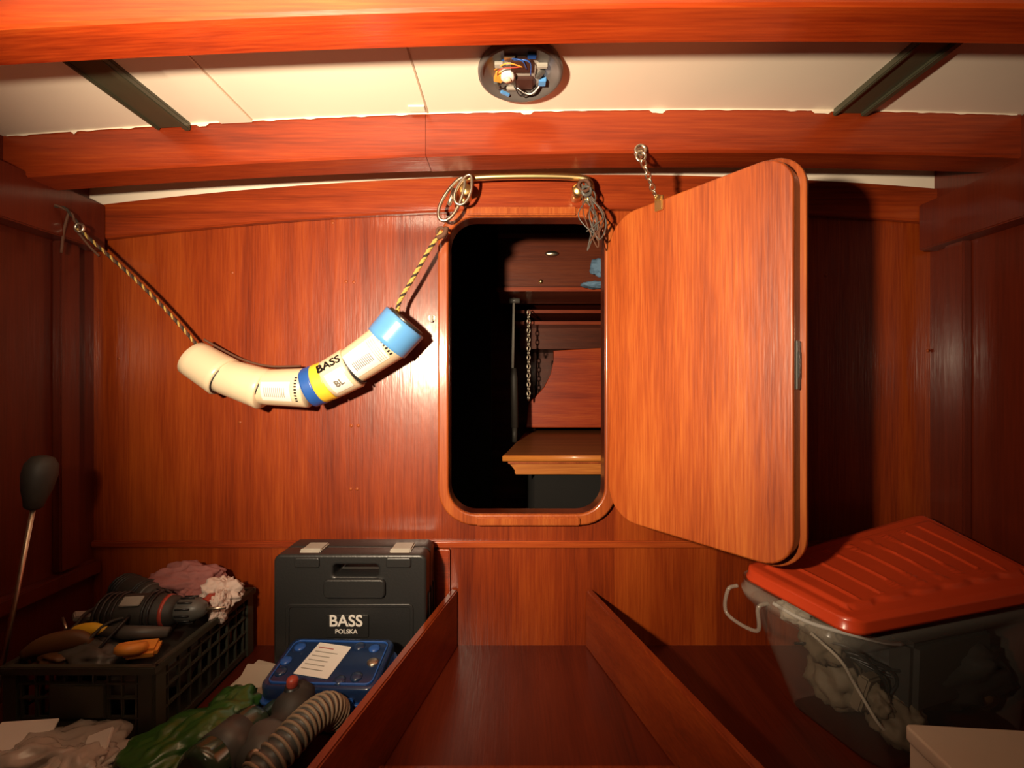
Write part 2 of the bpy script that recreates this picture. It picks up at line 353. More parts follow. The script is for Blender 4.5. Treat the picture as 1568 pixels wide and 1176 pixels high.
# ------------------------------------------------------------ brass grab rail
yb=1.14
P=[]
pts=[(-0.130,1.18,1.19),(-0.130,1.155,1.192),(-0.126,yb,1.208),(-0.10,yb,1.224),(0.03,yb,1.229),(0.16,yb,1.226),(0.196,yb,1.214),(0.204,1.155,1.192),(0.204,1.18,1.188)]
P.append(tube(catmull(pts,6),0.0085,M_brass,14))
for x in (-0.130,0.204): P.append(lathe([(0.020,0),(0.020,0.005),(0.012,0.012),(0,0.012)],M_brass,Matrix.Translation((x,1.18,1.19))@Matrix.Rotation(math.pi/2,4,'X'),24))
for x in (-0.118,0.168): P.append(tube([(x,1.18,1.19),(x,1.135,1.19)],[0.014,0.012],M_brass,16)); P.append(lathe([(0.016,0),(0.017,0.004),(0.012,0.01),(0,0.012)],M_brass,Matrix.Translation((x,1.135,1.19))@Matrix.Rotation(math.pi/2,4,'X'),20))
join('brass_grab_rail',P)
def oval(c0,c1,w,r,mat):
    c0=Vector(c0);c1=Vector(c1);d=(c1-c0);n=Vector((0,-1,0)); s=d.normalized().cross(n); pts=[]
    for i in range(28):
        a=2*math.pi*i/28; pts.append((c0+c1)/2+d*0.5*math.cos(a)+s*w*math.sin(a)*(1+0.25*math.cos(a)))
    return tube(pts,r,mat,8,closed=True)
P=[oval((-0.122,1.125,1.218),(-0.178,1.13,1.113),0.021,0.0045,M_steel),oval((-0.105,1.118,1.222),(-0.135,1.122,1.15),0.018,0.004,M_steel)]
P+=[tube([(-0.145,1.125,1.19),(-0.158,1.125,1.15)],0.0058,M_steel)]
join('carabiner',P)
P=[]
for k in range(7):
    x=0.182+random.uniform(-.012,.012)
    pts=[(x,1.125,1.205),(x+random.uniform(.0,.03),1.125,1.17),(x+0.01+random.uniform(-.02,.035),1.12,1.12),(x+0.02+random.uniform(-.02,.03),1.12,1.05+random.uniform(-.02,.04)),(x+.03+random.uniform(-.01,.02),1.123,1.11),(x+0.005,1.125,1.18)]
    P.append(tube(catmull(pts,7),0.0016,M_ropeB if k%2 else M_dgrey,6))
P.append(ring((0.180,1.118,1.195),0.014,0.004,M_ropeB)); P.append(ring((0.186,1.118,1.182),0.011,0.004,M_dgrey))
join('hanging_string',P)
# ------------------------------------------------------------ rope with plastic tubes
dy=1.125
def fr_seg(p0,p1,r0,r1,mat,a0=0,a1=2*math.pi,t0=0,t1=1,offr=0,caps=True,nseg=36,rounded=False):
    p0=Vector(p0);p1=Vector(p1);t=(p1-p0).normalized();u=(Vector((0,-1,0))-t*(-t.y)).normalized();v=t.cross(u)
    bm=bmesh.new(); full=abs(a1-a0)>6.28; rings=[]
    st=[(t0+(t1-t0)*i/6,0) for i in range(7)]
    prof=[(s,r0+(r1-r0)*s+offr) for s,_ in st]
    if rounded: prof=[(-0.10,0.62*r0),(-0.06,0.82*r0),(-0.02,.94*r0)]+prof[0:]
    if full: prof=[(prof[0][0],prof[0][1]*0.9)]+[(a+0.02 if i==0 else a,b) for i,(a,b) in enumerate(prof)]; prof[-1]=(prof[-1][0]-0.03,prof[-1][1]); prof.append((prof[-1][0]+0.03,prof[-1][1]*0.94))
    n=nseg
    for s,r in prof:
        rings.append([bm.verts.new(p0.lerp(p1,s)+(u*math.cos(a0+(a1-a0)*k/n)+v*math.sin(a0+(a1-a0)*k/n))*r) for k in range(n if full else n+1)])
    for i in range(len(rings)-1):
        m=len(rings[0])
        for k in range(m if full else m-1): bm.faces.new((rings[i][k],rings[i][(k+1)%m],rings[i+1][(k+1)%m],rings[i+1][k]))
    if full and caps: bm.faces.new(rings[0]); bm.faces.new(rings[-1])
    return obj_from(bm,mat,True)
def q(u,v,d=dy): return L(u,v,d)
P=[fr_seg(q(303,560),q(352,590),0.046,0.052,M_cream,rounded=True),
   fr_seg(q(346,586),q(416,609),0.044,0.052,M_cream),
   fr_seg(q(409,605),q(484,606),0.044,0.050,M_cream),
   fr_seg(q(484,606),q(500,600),0.051,0.051,M_dblue),
   fr_seg(q(499,600),q(517,593),0.050,0.050,M_yellow),
   fr_seg(q(515,594),q(552,574),0.050,0.054,M_cream),
   fr_seg(q(544,577),q(615,529),0.046,0.053,M_cream),
   fr_seg(q(604,537),q(634,503),0.057,0.059,M_blue),
   fr_seg(q(630,507),q(636,500),0.050,0.050,M_black)]
P+=[fr_seg(q(409,605),q(484,606),0.044,0.050,M_white,-0.3,0.75,0.18,0.78,0.0008),
    fr_seg(q(544,577),q(615,529),0.046,0.053,M_white,-0.5,0.9,0.12,0.8,0.0008),
    fr_seg(q(515,594),q(552,574),0.050,0.054,M_white,-0.1,1.0,0.15,0.85,0.0008)]
for k in range(9): P.append(fr_seg(q(409,605),q(484,606),0.044,0.050,M_black,-0.55+k*.15,-0.47+k*.15,0.86,0.91,0.0012))
for k in range(8): P.append(fr_seg(q(544,577),q(615,529),0.046,0.053,M_black,-0.5+k*.17,-0.41+k*.17,0.83,0.88,0.0012))
for k in range(11):
    P.append(fr_seg(q(544,577),q(615,529),0.046,0.053,M_dgrey,0.1,0.55,0.2+k*.035,0.213+k*.035,0.0014))
    P.append(fr_seg(q(409,605),q(484,606),0.044,0.050,M_grey,0.0,0.5,0.25+k*.04,0.265+k*.04,0.0014))
for k in range(4): P.append(fr_seg(q(544,577),q(615,529),0.046,0.053,M_grey,-0.4,0.8,0.62+k*.04,0.632+k*.04,0.0014))
def wraptext(body,size,p0,p1,r,t,ang,mat,rotq=0):
    o=text(body,size,mat,Matrix.Rotation(rotq,4,'Z'),0.0002); p0=Vector(p0);p1=Vector(p1);tt=(p1-p0).normalized();u=(Vector((0,-1,0))-tt*(-tt.y)).normalized();v=tt.cross(u)
    for vv in o.data.vertices:
        x,y,z=vv.co; a=ang-y/r; vv.co=p0.lerp(p1,t)+tt*x+(u*math.cos(a)+v*math.sin(a))*(r+0.0022)
    return o
P.append(wraptext('ASS' if False else 'BASS',0.030,q(515,594),q(552,574),0.053,0.46,-0.50,M_black,0))
P.append(wraptext('BL',0.022,q(515,594),q(552,574),0.053,0.5,0.5,M_grey,0))
for a,b,r in ((q(350,589),q(353,591),0.0505),(q(414,608),q(417,609.5),0.0505),(q(551,575),q(554,573),0.0525)):
    P.append(fr_seg(a,b,r*0.93,r*0.93,M_black))
P+=rope([L(122,357,1.085),L(165,395,1.10),L(215,440,1.115),L(262,487,1.125),L(300,530,1.13),L(320,555,1.13)],0.0045,[M_ropeY,M_ropeK,M_ropeB],130)
P+=rope([L(630,505,1.13),L(622,478,1.13),L(645,435,1.13),L(672,388,1.13),L(690,362,1.13)],0.0056,[M_ropeY,M_ropeK,M_ropeY],110)
P+=[ring(L(689,362,1.13),0.010,0.004,M_ropeB),tube(catmull([L(683,372,1.13),L(694,366,1.128),L(698,355,1.128)],5),0.0065,M_ropeB,8)]
P.append(tube(catmull([L(318,530,1.13),L(345,545,1.15),L(380,562,1.155),L(420,572,1.16),L(470,572,1.165)],6),0.003,M_ropeB,6))  # thin brown line over the tubes, running back toward the bulkhead
P+=rope([L(20,303,0.99),L(60,318,1.03),L(100,325,1.06),L(118,345,1.08),L(122,357,1.085)],0.0045,[M_ropeK,M_ropeB],100)
P+=[tube(catmull([L(108,330,1.07),L(100,360,1.07),L(96,395,1.07)],5),0.003,M_ropeB,6),ring(L(124,356,1.082),0.010,0.0035,M_steel),tube(catmull([L(118,358,1.085),L(140,385,1.095),L(155,400,1.1)],4),0.003,M_ropeB,6)]
join('rope_with_plastic_tubes',P)
# ------------------------------------------------------------ hard tool case
P=[]
x0,x1,z0,z1=-0.562,-0.202,0.0,0.298
yc0,yc1=1.055,1.165
hx=(x0+x1)/2+0.015
body=rr(x0,z0,x1,z1,0.018); hole=rr(hx-0.055,z1-0.052,hx+0.052,z1-0.024,0.008)
P.append(shxz([body,hole],yc0,yc0+0.052,M_black,0.006)); P.append(shxz([body,hole],yc0+0.054,yc1,M_black,0.006))
P.append(shxz([rr(x0+.004,z0+.004,x1-.004,z1-.004,0.016),hole],yc0+.045,yc0+.06,M_dgrey,0))
P.append(shxz([rr(hx-0.075,z1-0.10,hx+0.07,z1-0.055,0.012)],yc0-0.009,yc0+.01,M_black,0.004))
P.append(shxz([rr(x0+.03,z0+.03,x1-.03,z1-.115,0.012),rr(x0+.038,z0+.038,x1-.038,z1-.123,0.008)],yc0-0.003,yc0+.006,M_black,0.0015))
for xa in (hx-0.115,hx+0.10):
    P.append(box((xa,yc0+0.045,z1+0.001),(0.05,0.05,0.008),M_grey,bev=0.003)); P.append(box((xa,yc0+0.012,z1-0.004),(0.05,0.03,0.006),M_grey,rot=(0.7,0,0),bev=0.002))
    P.append(shxz([rr(xa-0.03,z1-.03,xa+0.03,z1-0.006,0.006)],yc0-0.004,yc0+.01,M_black,0.003))
TM=lambda x,z,y=yc0-0.0035: Matrix.Translation((x,y,z))@XZ
P.append(shxz([rr(x0+0.125,0.105,x0+0.225,0.158,0.004)],yc0-0.004,yc0+.004,M_black,0.001))
P.append(text('BASS',0.037,M_white,TM(x0+0.172,0.143))); P.append(text('POLSKA',0.0145,M_white,TM(x0+0.173,0.119)))
for i in range(3): P.append(bb(x1-0.002,x1+0.004,yc0+.02+i*.03,yc0+.03+i*.03,0.02,0.2,M_black,0.002))
join('tool_case',P)
# ------------------------------------------------------------ blue bit case (leaning)
CM=Matrix.Translation((-0.382,0.95,0.070))@Matrix.Rotation(-0.03,4,'Z')@Matrix.Rotation(0.14,4,'X')
P=[shape([rr(-0.115,-0.070,0.118,0.072,0.02)],0.032,M_case,0.006,CM@Matrix.Translation((0,0,0.03))),
   shape([rr(-0.120,-0.073,0.124,0.075,0.02)],0.006,M_dblue,0.002,CM@Matrix.Translation((0,0,0.010))),
   shape([rr(-0.115,-0.068,0.118,0.070,0.02)],0.065,M_navy,0.006,CM@Matrix.Translation((0,0,-0.026))),
   shape([rr(-0.104,-0.060,0.108,0.060,0.015),rr(-0.101,-0.057,0.105,0.057,0.012)],0.005,M_dblue,0.001,CM@Matrix.Translation((0,0,0.0465)))]
P.append(shape([rr(-0.055,-0.045,0.022,0.045,0.002)],0.001,M_white,0,CM@Matrix.Translation((0,0,0.0475))@Matrix.Rotation(-0.16,4,'Z')))
for k in range(6): P.append(shape([rr(-0.048,0.03-k*.012,0.014-random.random()*.03,0.032-k*.012,0.0005)],0.0006,M_grey if k else M_red,0,CM@Matrix.Translation((0,0,0.0484))@Matrix.Rotation(-0.16,4,'Z')))
for k,(a,b) in enumerate(((0.08,0.04),(0.09,-0.0),(0.07,-0.04),(-0.085,0.04),(-0.09,-0.03),(0.045,0.045),(-0.095,0.0),(0.04,-0.05))):
    P.append(lathe([(0.012,0.0),(0.012,0.004),(0.007,0.006),(0,0.006)],M_dblue if k%3==0 else M_steel if k==1 else M_navy,CM@Matrix.Translation((a,b,0.044)),16))
for a in (-0.06,0.06): P.append(box(CM@Vector((a,-0.074,0.012)),(0.03,0.008,0.03),M_dblue,bev=0.002))
join('drill_bit_case',P)
P=[box((-0.585,0.98,0.03),(0.07,0.16,0.012),M_card,rot=(0.1,0.1,-0.2),bev=0.002),box((-0.565,0.97,0.045),(0.06,0.12,0.006),M_card,rot=(0.15,0.2,0.2),bev=0.001)]
join('paper_packets',P)
hp=catmull([(-0.335,0.85,0.075),(-0.345,0.825,0.10),(-0.36,0.79,0.105),(-0.375,0.75,0.10),(-0.40,0.70,0.085),(-0.425,0.64,0.065),(-0.45,0.57,0.05)],16)
rad=[0.026+0.004*(0.5+0.5*math.cos(i*2*math.pi/4)) for i in range(len(hp))]
P=[tube(hp,[r-0.002 for r in rad],M_dgrey,20)]
fh=frames(hp)
for i in range(0,len(hp)-1,4):
    f=fh[i]; pts=[hp[i]+(f[1]*math.cos(a)+f[2]*math.sin(a))*0.027 for a in [2*math.pi*k/20 for k in range(20)]]
    P.append(tube(pts,0.003,M_hose,6,closed=True))
join('corrugated_hose',P)
sc0=Vector((-0.425,0.77,0.065))
P=[lathe([(0.0,0),(0.045,0),(0.05,0.008),(0.046,0.018),(0.03,0.03),(0.028,0.045),(0.0,0.047)],M_dgrey,Matrix.Translation(sc0)@Matrix.Rotation(1.0,4,'X')@Matrix.Rotation(0.1,4,'Y'),32),
   lathe([(0.0,0.047),(0.012,0.047),(0.012,0.053),(0,0.055)],M_steel,Matrix.Translation(sc0)@Matrix.Rotation(1.0,4,'X')@Matrix.Rotation(0.1,4,'Y'),16),
   tube(catmull([sc0+Vector((0.0,0.02,0.0)),sc0+Vector((0.01,0.06,0.015)),sc0+Vector((0.01,0.11,0.03))],6),[0.034+0.004*math.sin(i) for i in range(13)],M_black2,18),
   tube([sc0+Vector((0.005,0.085,0.045)),sc0+Vector((0.006,0.083,0.060))],[0.015,0.012],M_black,16),
   tube(catmull([sc0+Vector((0.006,0.083,0.059)),sc0+Vector((0.007,0.083,0.07)),sc0+Vector((0.008,0.083,0.078))],4),[0.009,0.010,0.0105,0.0105,0.011,0.0105,0.010,0.008,0.005],M_red,16)]
join('orbital_sander',P)
join('green_plastic_bag',[blob((-0.575,0.80,0.05),(0.07,0.10,0.045),M_green,0.35,1.4,3,5,-0.6,0.12),blob((-0.545,0.875,0.05),(0.05,0.06,0.045),M_green,0.3,1.6,5,4,0,0.12)])
bp=[Vector((-0.50,0.70,0.085)),Vector((-0.455,0.87,0.075))]
P=[tube([bp[0].lerp(bp[1],t) for t in (0,0.01,0.05,0.1,0.6,0.7,0.78,0.8,0.95,1.0)],[0.028,0.034,0.038,0.039,0.039,0.034,0.018,0.016,0.016,0.014],M_dgreen,28),
   tube([bp[0].lerp(bp[1],t) for t in (0.2,0.5)],[0.0396,0.0396],M_dgrey,28)]
join('green_bottle',P)
join('plastic_bag',[blob((-0.80,0.755,0.045),(0.11,0.07,0.045),M_bag,0.45,1.6,8,5,0.2,0.2),blob((-0.73,0.73,0.04),(0.06,0.06,0.04),M_bag,0.4,1.8,4,5,0,0.2),
   box((-0.86,0.78,0.075),(0.08,0.07,0.006),M_white,rot=(0.5,0.2,0.4),bev=0.001),box((-0.72,0.775,0.07),(0.04,0.05,0.006),M_white,rot=(0.6,-0.3,0.2),bev=0.001)])
# ------------------------------------------------------------ crate
P=[]; cx0,cx1,cy0,cy1,h=-0.965,-0.68,0.85,1.175,0.165; t=0.007
def cb(*a): P.append(bb(*a,M_crate,0.0015))
P.append(bb(cx0,cx1,cy0,cy1,0.0,0.008,M_crate,0.002))
for (zz0,zz1) in ((0.0,0.022),(0.062,0.068),(0.100,0.106),(0.128,0.134),(0.150,0.165)):
    e_=0.006 if zz0>0.14 else 0
    cb(cx0-e_,cx1+e_,cy0-e_,cy0+t,zz0,zz1); cb(cx0-e_,cx1+e_,cy1-t,cy1+e_,zz0,zz1)
    cb(cx0-e_,cx0+t,cy0,cy1,zz0,zz1); cb(cx1-t,cx1+e_,cy0,cy1,zz0,zz1)
n=10
for i in range(n+1):
    x=cx0+0.006+(cx1-cx0-0.012)*i/n; cb(x-.003,x+.003,cy0,cy0+t-.001,0,h-.01); cb(x-.003,x+.003,cy1-t,cy1-.001,0,h-.01)
    y=cy0+0.006+(cy1-cy0-0.012)*i/n; cb(cx0,cx0+t-.001,y-.003,y+.003,0,h-.01); cb(cx1-t,cx1-.001,y-.003,y+.003,0,h-.01)
for x in (cx0,cx1):
    for y in (cy0,cy1):
        sx=1 if x<-.8 else -1; sy=1 if y<1 else -1
        cb(x,x+sx*0.028,y-sy*.003,y+sy*0.004,0,h); cb(x-sx*.003,x+sx*0.004,y,y+sy*0.028,0,h)
cb(cx0+.09,cx1-.09,cy0-.004,cy0+.004,0.068,0.13)
cb(cx0+0.05,cx1-0.05,cy0-.002,cy0+.005,0.02,0.062)
P.append(blob((-0.825,1.01,0.085),(0.12,0.14,0.068),M_black2,0.2,2,2,4))  # dark rag pile filling the crate, merged into its mesh
join('plastic_crate',P)
join('mauve_rag',[blob((-0.805,1.12,0.205),(0.085,0.045,0.044),M_cloth,0.35,1.5,11,5,0.1,0.15),blob((-0.76,1.10,0.185),(0.045,0.04,0.03),M_cloth,0.4,2.0,12,5,0,0.15)])
join('white_rag',[blob((-0.705,1.09,0.19),(0.042,0.045,0.035),M_cloth2,0.4,1.4,21,5,0.5,0.3),blob((-0.684,1.05,0.175),(0.018,0.03,0.035),M_cloth2,0.4,1.6,23,5,0,0.25),blob((-0.70,1.05,0.2),(0.018,0.026,0.010),M_red,0.5,2.4,24,3)])
def drill(name,M,acc=M_orange,body=M_black2,k=1.0):
    P=[]
    def tr(a): return [M@Vector(p) for p in a]
    P.append(tube(tr([(-0.085,0,0),(-0.08,0,0),(-0.04,0,0),(0.0,0,0),(0.03,0,0),(0.05,0,0),(0.055,0,0)]),[r*k for r in (0.02,0.030,0.033,0.033,0.03,0.026,0.02)],body,24))
    P.append(tube(tr([(0.052,0,0),(0.06,0,0),(0.085,0,0),(0.10,0,0),(0.105,0,0)]),[r*k for r in (0.018,0.021,0.021,0.014,0.008)],M_dgrey,20))
    P.append(tube(tr([(0.10,0,0),(0.14,0,0)]),[0.004,0.003],M_steel,8))
    for i in range(12):
        a=i*.5236; P.append(tube(tr([(0.06,0.021*k*math.cos(a),0.021*k*math.sin(a)),(0.085,0.021*k*math.cos(a),0.021*k*math.sin(a))]),0.002,M_black,6))
    P.append(tube(tr([(-0.03,0,0),(-0.035,-0.05,0),(-0.045,-0.09,0)]),[0.02*k,0.018*k,0.02*k],body,16,sx=1.2))
    P.append(box(M@Vector((-0.045,-0.105,0)),(0.075,0.03,0.045),M_dgrey,rot=M.to_euler(),bev=0.006))
    for x in (-0.072,-0.062,-0.052,-0.042,0.010,0.020): P.append(tube(tr([(x,0.0325*k*math.cos(j*.5236),0.0325*k*math.sin(j*.5236)) for j in range(12)]),0.0026,M_black,6,closed=True))
    P.append(tube(tr([(0.034,0,0),(0.040,0,0)]),[0.0300*k,0.029*k],acc,24))
    P.append(box(M@Vector((-0.018,-0.035,0)),(0.01,0.022,0.014),acc,rot=M.to_euler(),bev=0.003))
    P.append(box(M@Vector((-0.015,0.0,0.033*k)),(0.04,0.022,0.004),M_grey,rot=M.to_euler(),bev=0.001))
    return join(name,P)
drill('cordless_drill',Matrix.Translation((-0.80,0.985,0.200))@Matrix.Rotation(0.10,4,'Z')@Matrix.Rotation(0.6,4,'X')@Matrix.Diagonal((1.15,1.1,1.1,1)),M_red,k=1.15)
drill('cordless_drill.001',Matrix.Translation((-0.885,1.07,0.200))@Matrix.Rotation(-0.4,4,'Z')@Matrix.Rotation(2.6,4,'X'),M_dgrey,k=1.0)
P=[tube(catmull([(-0.905,0.925,0.187),(-0.89,0.924,0.192),(-0.86,0.924,0.194),(-0.835,0.926,0.190)],5),[0.006,0.009,0.011,0.012,0.012,0.012,0.013,0.013,0.013,0.013,0.012,0.011,0.010,0.009,0.008,0.006],M_yellow,16),
   tube([(-0.845,0.926,0.188),(-0.80,0.93,0.184),(-0.72,0.94,0.180)],[0.010,0.014,0.010],M_dgrey,16),
   tube([(-0.905,0.925,0.187),(-0.945,0.92,0.178)],[0.005,0.003],M_steel,10)]
join('utility_knife',P)
P=[ring((-0.752,0.885,0.178),0.017,0.011,M_orange,24,Matrix.Rotation(math.pi/2-0.35,3,'X')),box((-0.745,0.905,0.165),(0.055,0.04,0.02),M_orange,rot=(0.2,0.1,0.4),bev=0.006)]
join('tape_measure',P)
P=[tube(catmull([(-0.955,0.875,0.17),(-0.925,0.885,0.182),(-0.88,0.90,0.186),(-0.85,0.905,0.176)],5),[0.006+0.010*math.sin(math.pi*min(1,(i+1)/17)) for i in range(16)],M_leather,16,sx=1.3)]
P+=[blob((-0.84,0.9,0.15),(0.07,0.04,0.028),M_dgrey,0.3,2,33,4),blob((-0.90,0.90,0.155),(0.05,0.04,0.02),M_leather,0.3,2,35,4)]
join('leather_tool_pouch',P)
P=[box((-0.93,1.02,0.18),(0.03,0.07,0.02),M_grey,rot=(0.2,0.3,0.5),bev=0.004),box((-0.945,0.985,0.19),(0.03,0.025,0.012),M_grey,rot=(0.2,0.3,0.9),bev=0.002)]
for k in range(4):
    x=-0.93+0.035*k; P.append(tube(catmull([(x,0.88,0.165),(x+.02,0.93,0.195+.004*k),(x+.03*(k%3),0.98,0.20),(x-.01,1.04,0.19),(x+.02,1.07,0.195)],6),0.0035,M_black if k%2 else M_black2,8))
join('electrical_cable',P)
for k in range(4):
    a=Vector((random.uniform(-.92,-.74),random.uniform(.88,1.0),0.15)); b=a+Vector((random.uniform(-.06,.06),random.uniform(.02,.08),0.02))
    join('screwdriver' if k==0 else 'screwdriver.%03d'%k,[tube([a,a.lerp(b,.5),b],[0.009,0.011,0.008],M_black2 if k%2 else M_dgrey,12),tube([b,b+(b-a)*0.8],0.003,M_steel,8)])
a=L(62,742,0.93); b=Vector((-1.03,0.88,0.0)); ax=(b-a).normalized()
P=[tube([a-ax*0.040,a-ax*0.036,a-ax*0.022,a,a+ax*0.03,a+ax*0.05,a+ax*0.065,a+ax*0.07],[0.008,0.018,0.026,0.028,0.024,0.018,0.015,0.010],M_black2,24),
   tube([a+ax*0.06,b],0.0045,M_steel,12)]
join('boat_hook',P)
# ------------------------------------------------------------ storage bin with lid
C=L(1335,975,.745); A=L(1160,884,.955); B=L(1440,803,1.135); Rr=L(1660,915,.90)
def bil(a,b,c,d,u,v): return (a*(1-u)+b*u)*(1-v)+(d*(1-u)+c*u)*v
LX,LY=0.56,0.225
def rrs(s,r,n):
    out=[]; w=LX*s;hh=LY*s;r=min(r*s,hh*.49)
    pts=rr(0.5*LX-w/2,0.5*LY-hh/2,0.5*LX+w/2,0.5*LY+hh/2,r,10)
    for i in range(len(pts)):
        p=pts[i];q2=pts[(i+1)%len(pts)]; d=math.hypot(q2[0]-p[0],q2[1]-p[1]); m=n if d>0.02*s else 1
        for k in range(m): out.append((p[0]+(q2[0]-p[0])*k/m,p[1]+(q2[1]-p[1])*k/m))
    return out
def lidh(x,y):
    e=min(x,LX-x,y,LY-y)
    h=0.004*min(1,max(0,e/0.010))
    w=0.026+0.007*max(0,math.sin(x*75))*(1 if e==y else 0)
    if e>w:
        f=min(1,(e-w)/0.006); h=0.004+0.006*f
        if e>w+0.010:
            k=((x+0.02)/0.058)%1.0; rb=max(0,1-abs(k-0.5)/0.09); rb=rb*rb*(3-2*rb)
            h+=0.004*rb*min(1,(e-w-0.010)/0.008)
    h+=0.006*math.sin(math.pi*x/LX)*math.sin(math.pi*y/LY)
    return h
bm=bmesh.new(); rings=[]
NN=30
for i in range(1,91):
    s=i/90; rings.append([bm.verts.new(bil(C,Rr,B,A,x/LX,y/LY)+Vector((0,0,lidh(x,y)))) for (x,y) in rrs(s,0.03,NN)])
for r in [r for r in rings if len(r)!=len(rings[-1])]:
    for v in r: bm.verts.remove(v)
rings=[r for r in rings if len(r)==len(rings[-1])]
for (s,dz) in ((1.006,-0.003),(1.008,-0.012),(1.020,-0.016),(1.022,-0.021),(0.995,-0.021)):
    rings.append([bm.verts.new(bil(C,Rr,B,A,x/LX,y/LY)+Vector((0,0,dz))) for (x,y) in rrs(s,0.03,NN)])
ln=len(rings[-1]); rings=[r for r in rings if len(r)==ln]
for i in range(len(rings)-1):
    n=len(rings[i])
    for k in range(n): bm.faces.new((rings[i][k],rings[i][(k+1)%n],rings[i+1][(k+1)%n],rings[i+1][k]))
bm.faces.new(rings[0])
P=[obj_from(bm,M_lid,True)]
bC,bA,bB,bR=Vector((.66,.80,.0)),Vector((.60,.99,.0)),Vector((1.02,1.10,.0)),Vector((1.04,.90,.0))
sh=Vector((-0.018,0.008,-0.02))
tC,tA,tB,tR=C+sh,A+sh,B+Vector((-.01,0,-.05)),Rr+Vector((-.01,0.01,-.025))
def loft(levels,mat):
    bm=bmesh.new(); rings=[]
    for (h_,s) in levels:
        a_=[bC.lerp(tC,h_),bR.lerp(tR,h_),bB.lerp(tB,h_),bA.lerp(tA,h_)]
        rings.append([bm.verts.new(bil(*a_,x/LX,y/LY)) for x,y in rrs(s,0.045,6)])
    for i in range(len(rings)-1):
        n=len(rings[i])
        for k in range(n): bm.faces.new((rings[i][k],rings[i][(k+1)%n],rings[i+1][(k+1)%n],rings[i+1][k]))
    return bm,rings
bm,rings=loft(((0,0.9),(0.0,0.97),(0.04,0.99),(0.3,0.99),(0.62,1.0),(0.84,1.0)),M_bin); bm.faces.new(rings[0]); P.append(obj_from(bm,M_bin,True))
bm,rings=loft(((0.84,1.0),(0.86,1.035),(0.90,1.04),(0.93,1.035),(0.945,1.0),(1.0,1.0)),M_binrim); P.append(obj_from(bm,M_binrim,True))
ha=tC.lerp(tA,0.62)+Vector((-.012,0,-.02)); hb=tC.lerp(tA,0.95)+Vector((-.012,0,-.02))
P.append(tube(catmull([ha+Vector((.015,0,0)),ha+Vector((-.006,0,-.01)),ha+Vector((-.008,0,-.055)),hb+Vector((-.008,0,-.06)),hb+Vector((-.006,0,-.01)),hb+Vector((.015,0,0))],6),0.004,M_binrim,10))
cols=[(M_stuff,(.74,.86,.055),(.045,.045,.045)),(M_stuff,(.69,.95,.08),(.05,.06,.06)),(M_black2,(.86,.94,.11),(.15,.07,.08)),(M_black2,(.80,1.0,.15),(.14,.07,.09)),(M_leather,(.95,.98,.08),(.07,.08,.07)),(M_stuff,(.64,.93,.17),(.03,.05,.05)),(M_card,(.60,.95,.22),(.03,.03,.025)),(M_stuff,(.70,.86,.09),(.02,.03,.03))]
for i,(mm,c_,s_) in enumerate(cols): P.append(blob(c_,s_,mm,0.3,2.2,40+i,4))
P.append(box((.86,.90,.14),(.25,.05,.13),M_black2,rot=(0,0.05,0.35),bev=0.01))
P.append(box((.69,.875,.10),(.05,.02,.07),M_stuff,rot=(0.2,0.15,0.5),bev=0.004))
P.append(tube(catmull([(.60,.9,.20),(.63,.86,.17),(.66,.86,.12),(.69,.84,.06),(.73,.85,.03)],6),0.003,M_card,10))
P.append(tube(catmull([(.56,.96,.23),(.60,.90,.22),(.68,.84,.22),(.75,.86,.20)],6),0.004,M_white,10))
for k in range(5): P.append(tube(catmull([(.60+.02*k,.95,.15),(.65+.03*k,.87,.19-.02*k),(.72+.02*k,.86,.12+.01*k),(.70,.88,.05)],6),0.003,M_black,8))
join('storage_bin',P)
BM=Matrix.Translation((0.668,0.552,0.113))@Matrix.Rotation(-0.08,4,'Z')
P=[shape([rr(-0.125,-0.06,0.125,0.06,0.008)],0.215,M_card,0.004,BM),shape([rr(-0.128,-0.063,0.128,0.063,0.009),],0.02,M_card,0.003,BM@Matrix.Translation((0,0,0.104)))]
join('cardboard_box',P)
# ------------------------------------------------------------ cabin beyond the hatch
join('floor_cabin',[bb(-1.2,1.4,1.23,2.75,-0.03,0,M_dark,0)])
join('wall_cabin_back',[bb(-1.2,1.4,2.75,2.78,0,1.7,M_dark,0)])
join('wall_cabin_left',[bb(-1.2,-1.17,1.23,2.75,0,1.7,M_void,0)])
join('wall_cabin_darkness',[bb(-1.17,-0.085,1.85,1.88,0,1.7,M_void,0)])  # added near-black panel, stands for the unlit left side of the cabin
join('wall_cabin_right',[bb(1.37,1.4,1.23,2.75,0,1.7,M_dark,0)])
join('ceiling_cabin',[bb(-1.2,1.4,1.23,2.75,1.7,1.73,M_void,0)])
d=1.9
a=L(778,362,d); b=L(1010,455,d)
P=[bb(a.x,b.x,d,2.2,b.z,a.z,M_dark,0.004),bb(a.x+.012,b.x-.01,d-.012,d,b.z+.02,a.z-.04,M_dark,0.004),bb(a.x-.004,b.x,d-.02,d,b.z-.004,b.z+.012,M_trimX,0.003),bb(a.x,b.x,d-.014,d,a.z-.03,a.z-.012,M_trimX,0.002),bb(a.x,b.x,d,2.75,a.z,1.7,M_dark,0.004)]
P.append(lathe([(0,0),(0.025,0.002),(0.03,0.006),(0.022,0.012),(0,0.014)],M_steel,Matrix.Translation(L(862,397,d-.012))@Matrix.Rotation(math.pi/2,4,'X')@Matrix.Diagonal((1,0.4,1,1)),24))
P.append(lathe([(0,0),(0.01,0.0),(0.008,0.008),(0,0.009)],M_brass,Matrix.Translation(L(845,440,d-.012))@Matrix.Rotation(math.pi/2,4,'X'),16))
join('cabin_locker',P)
P=[]
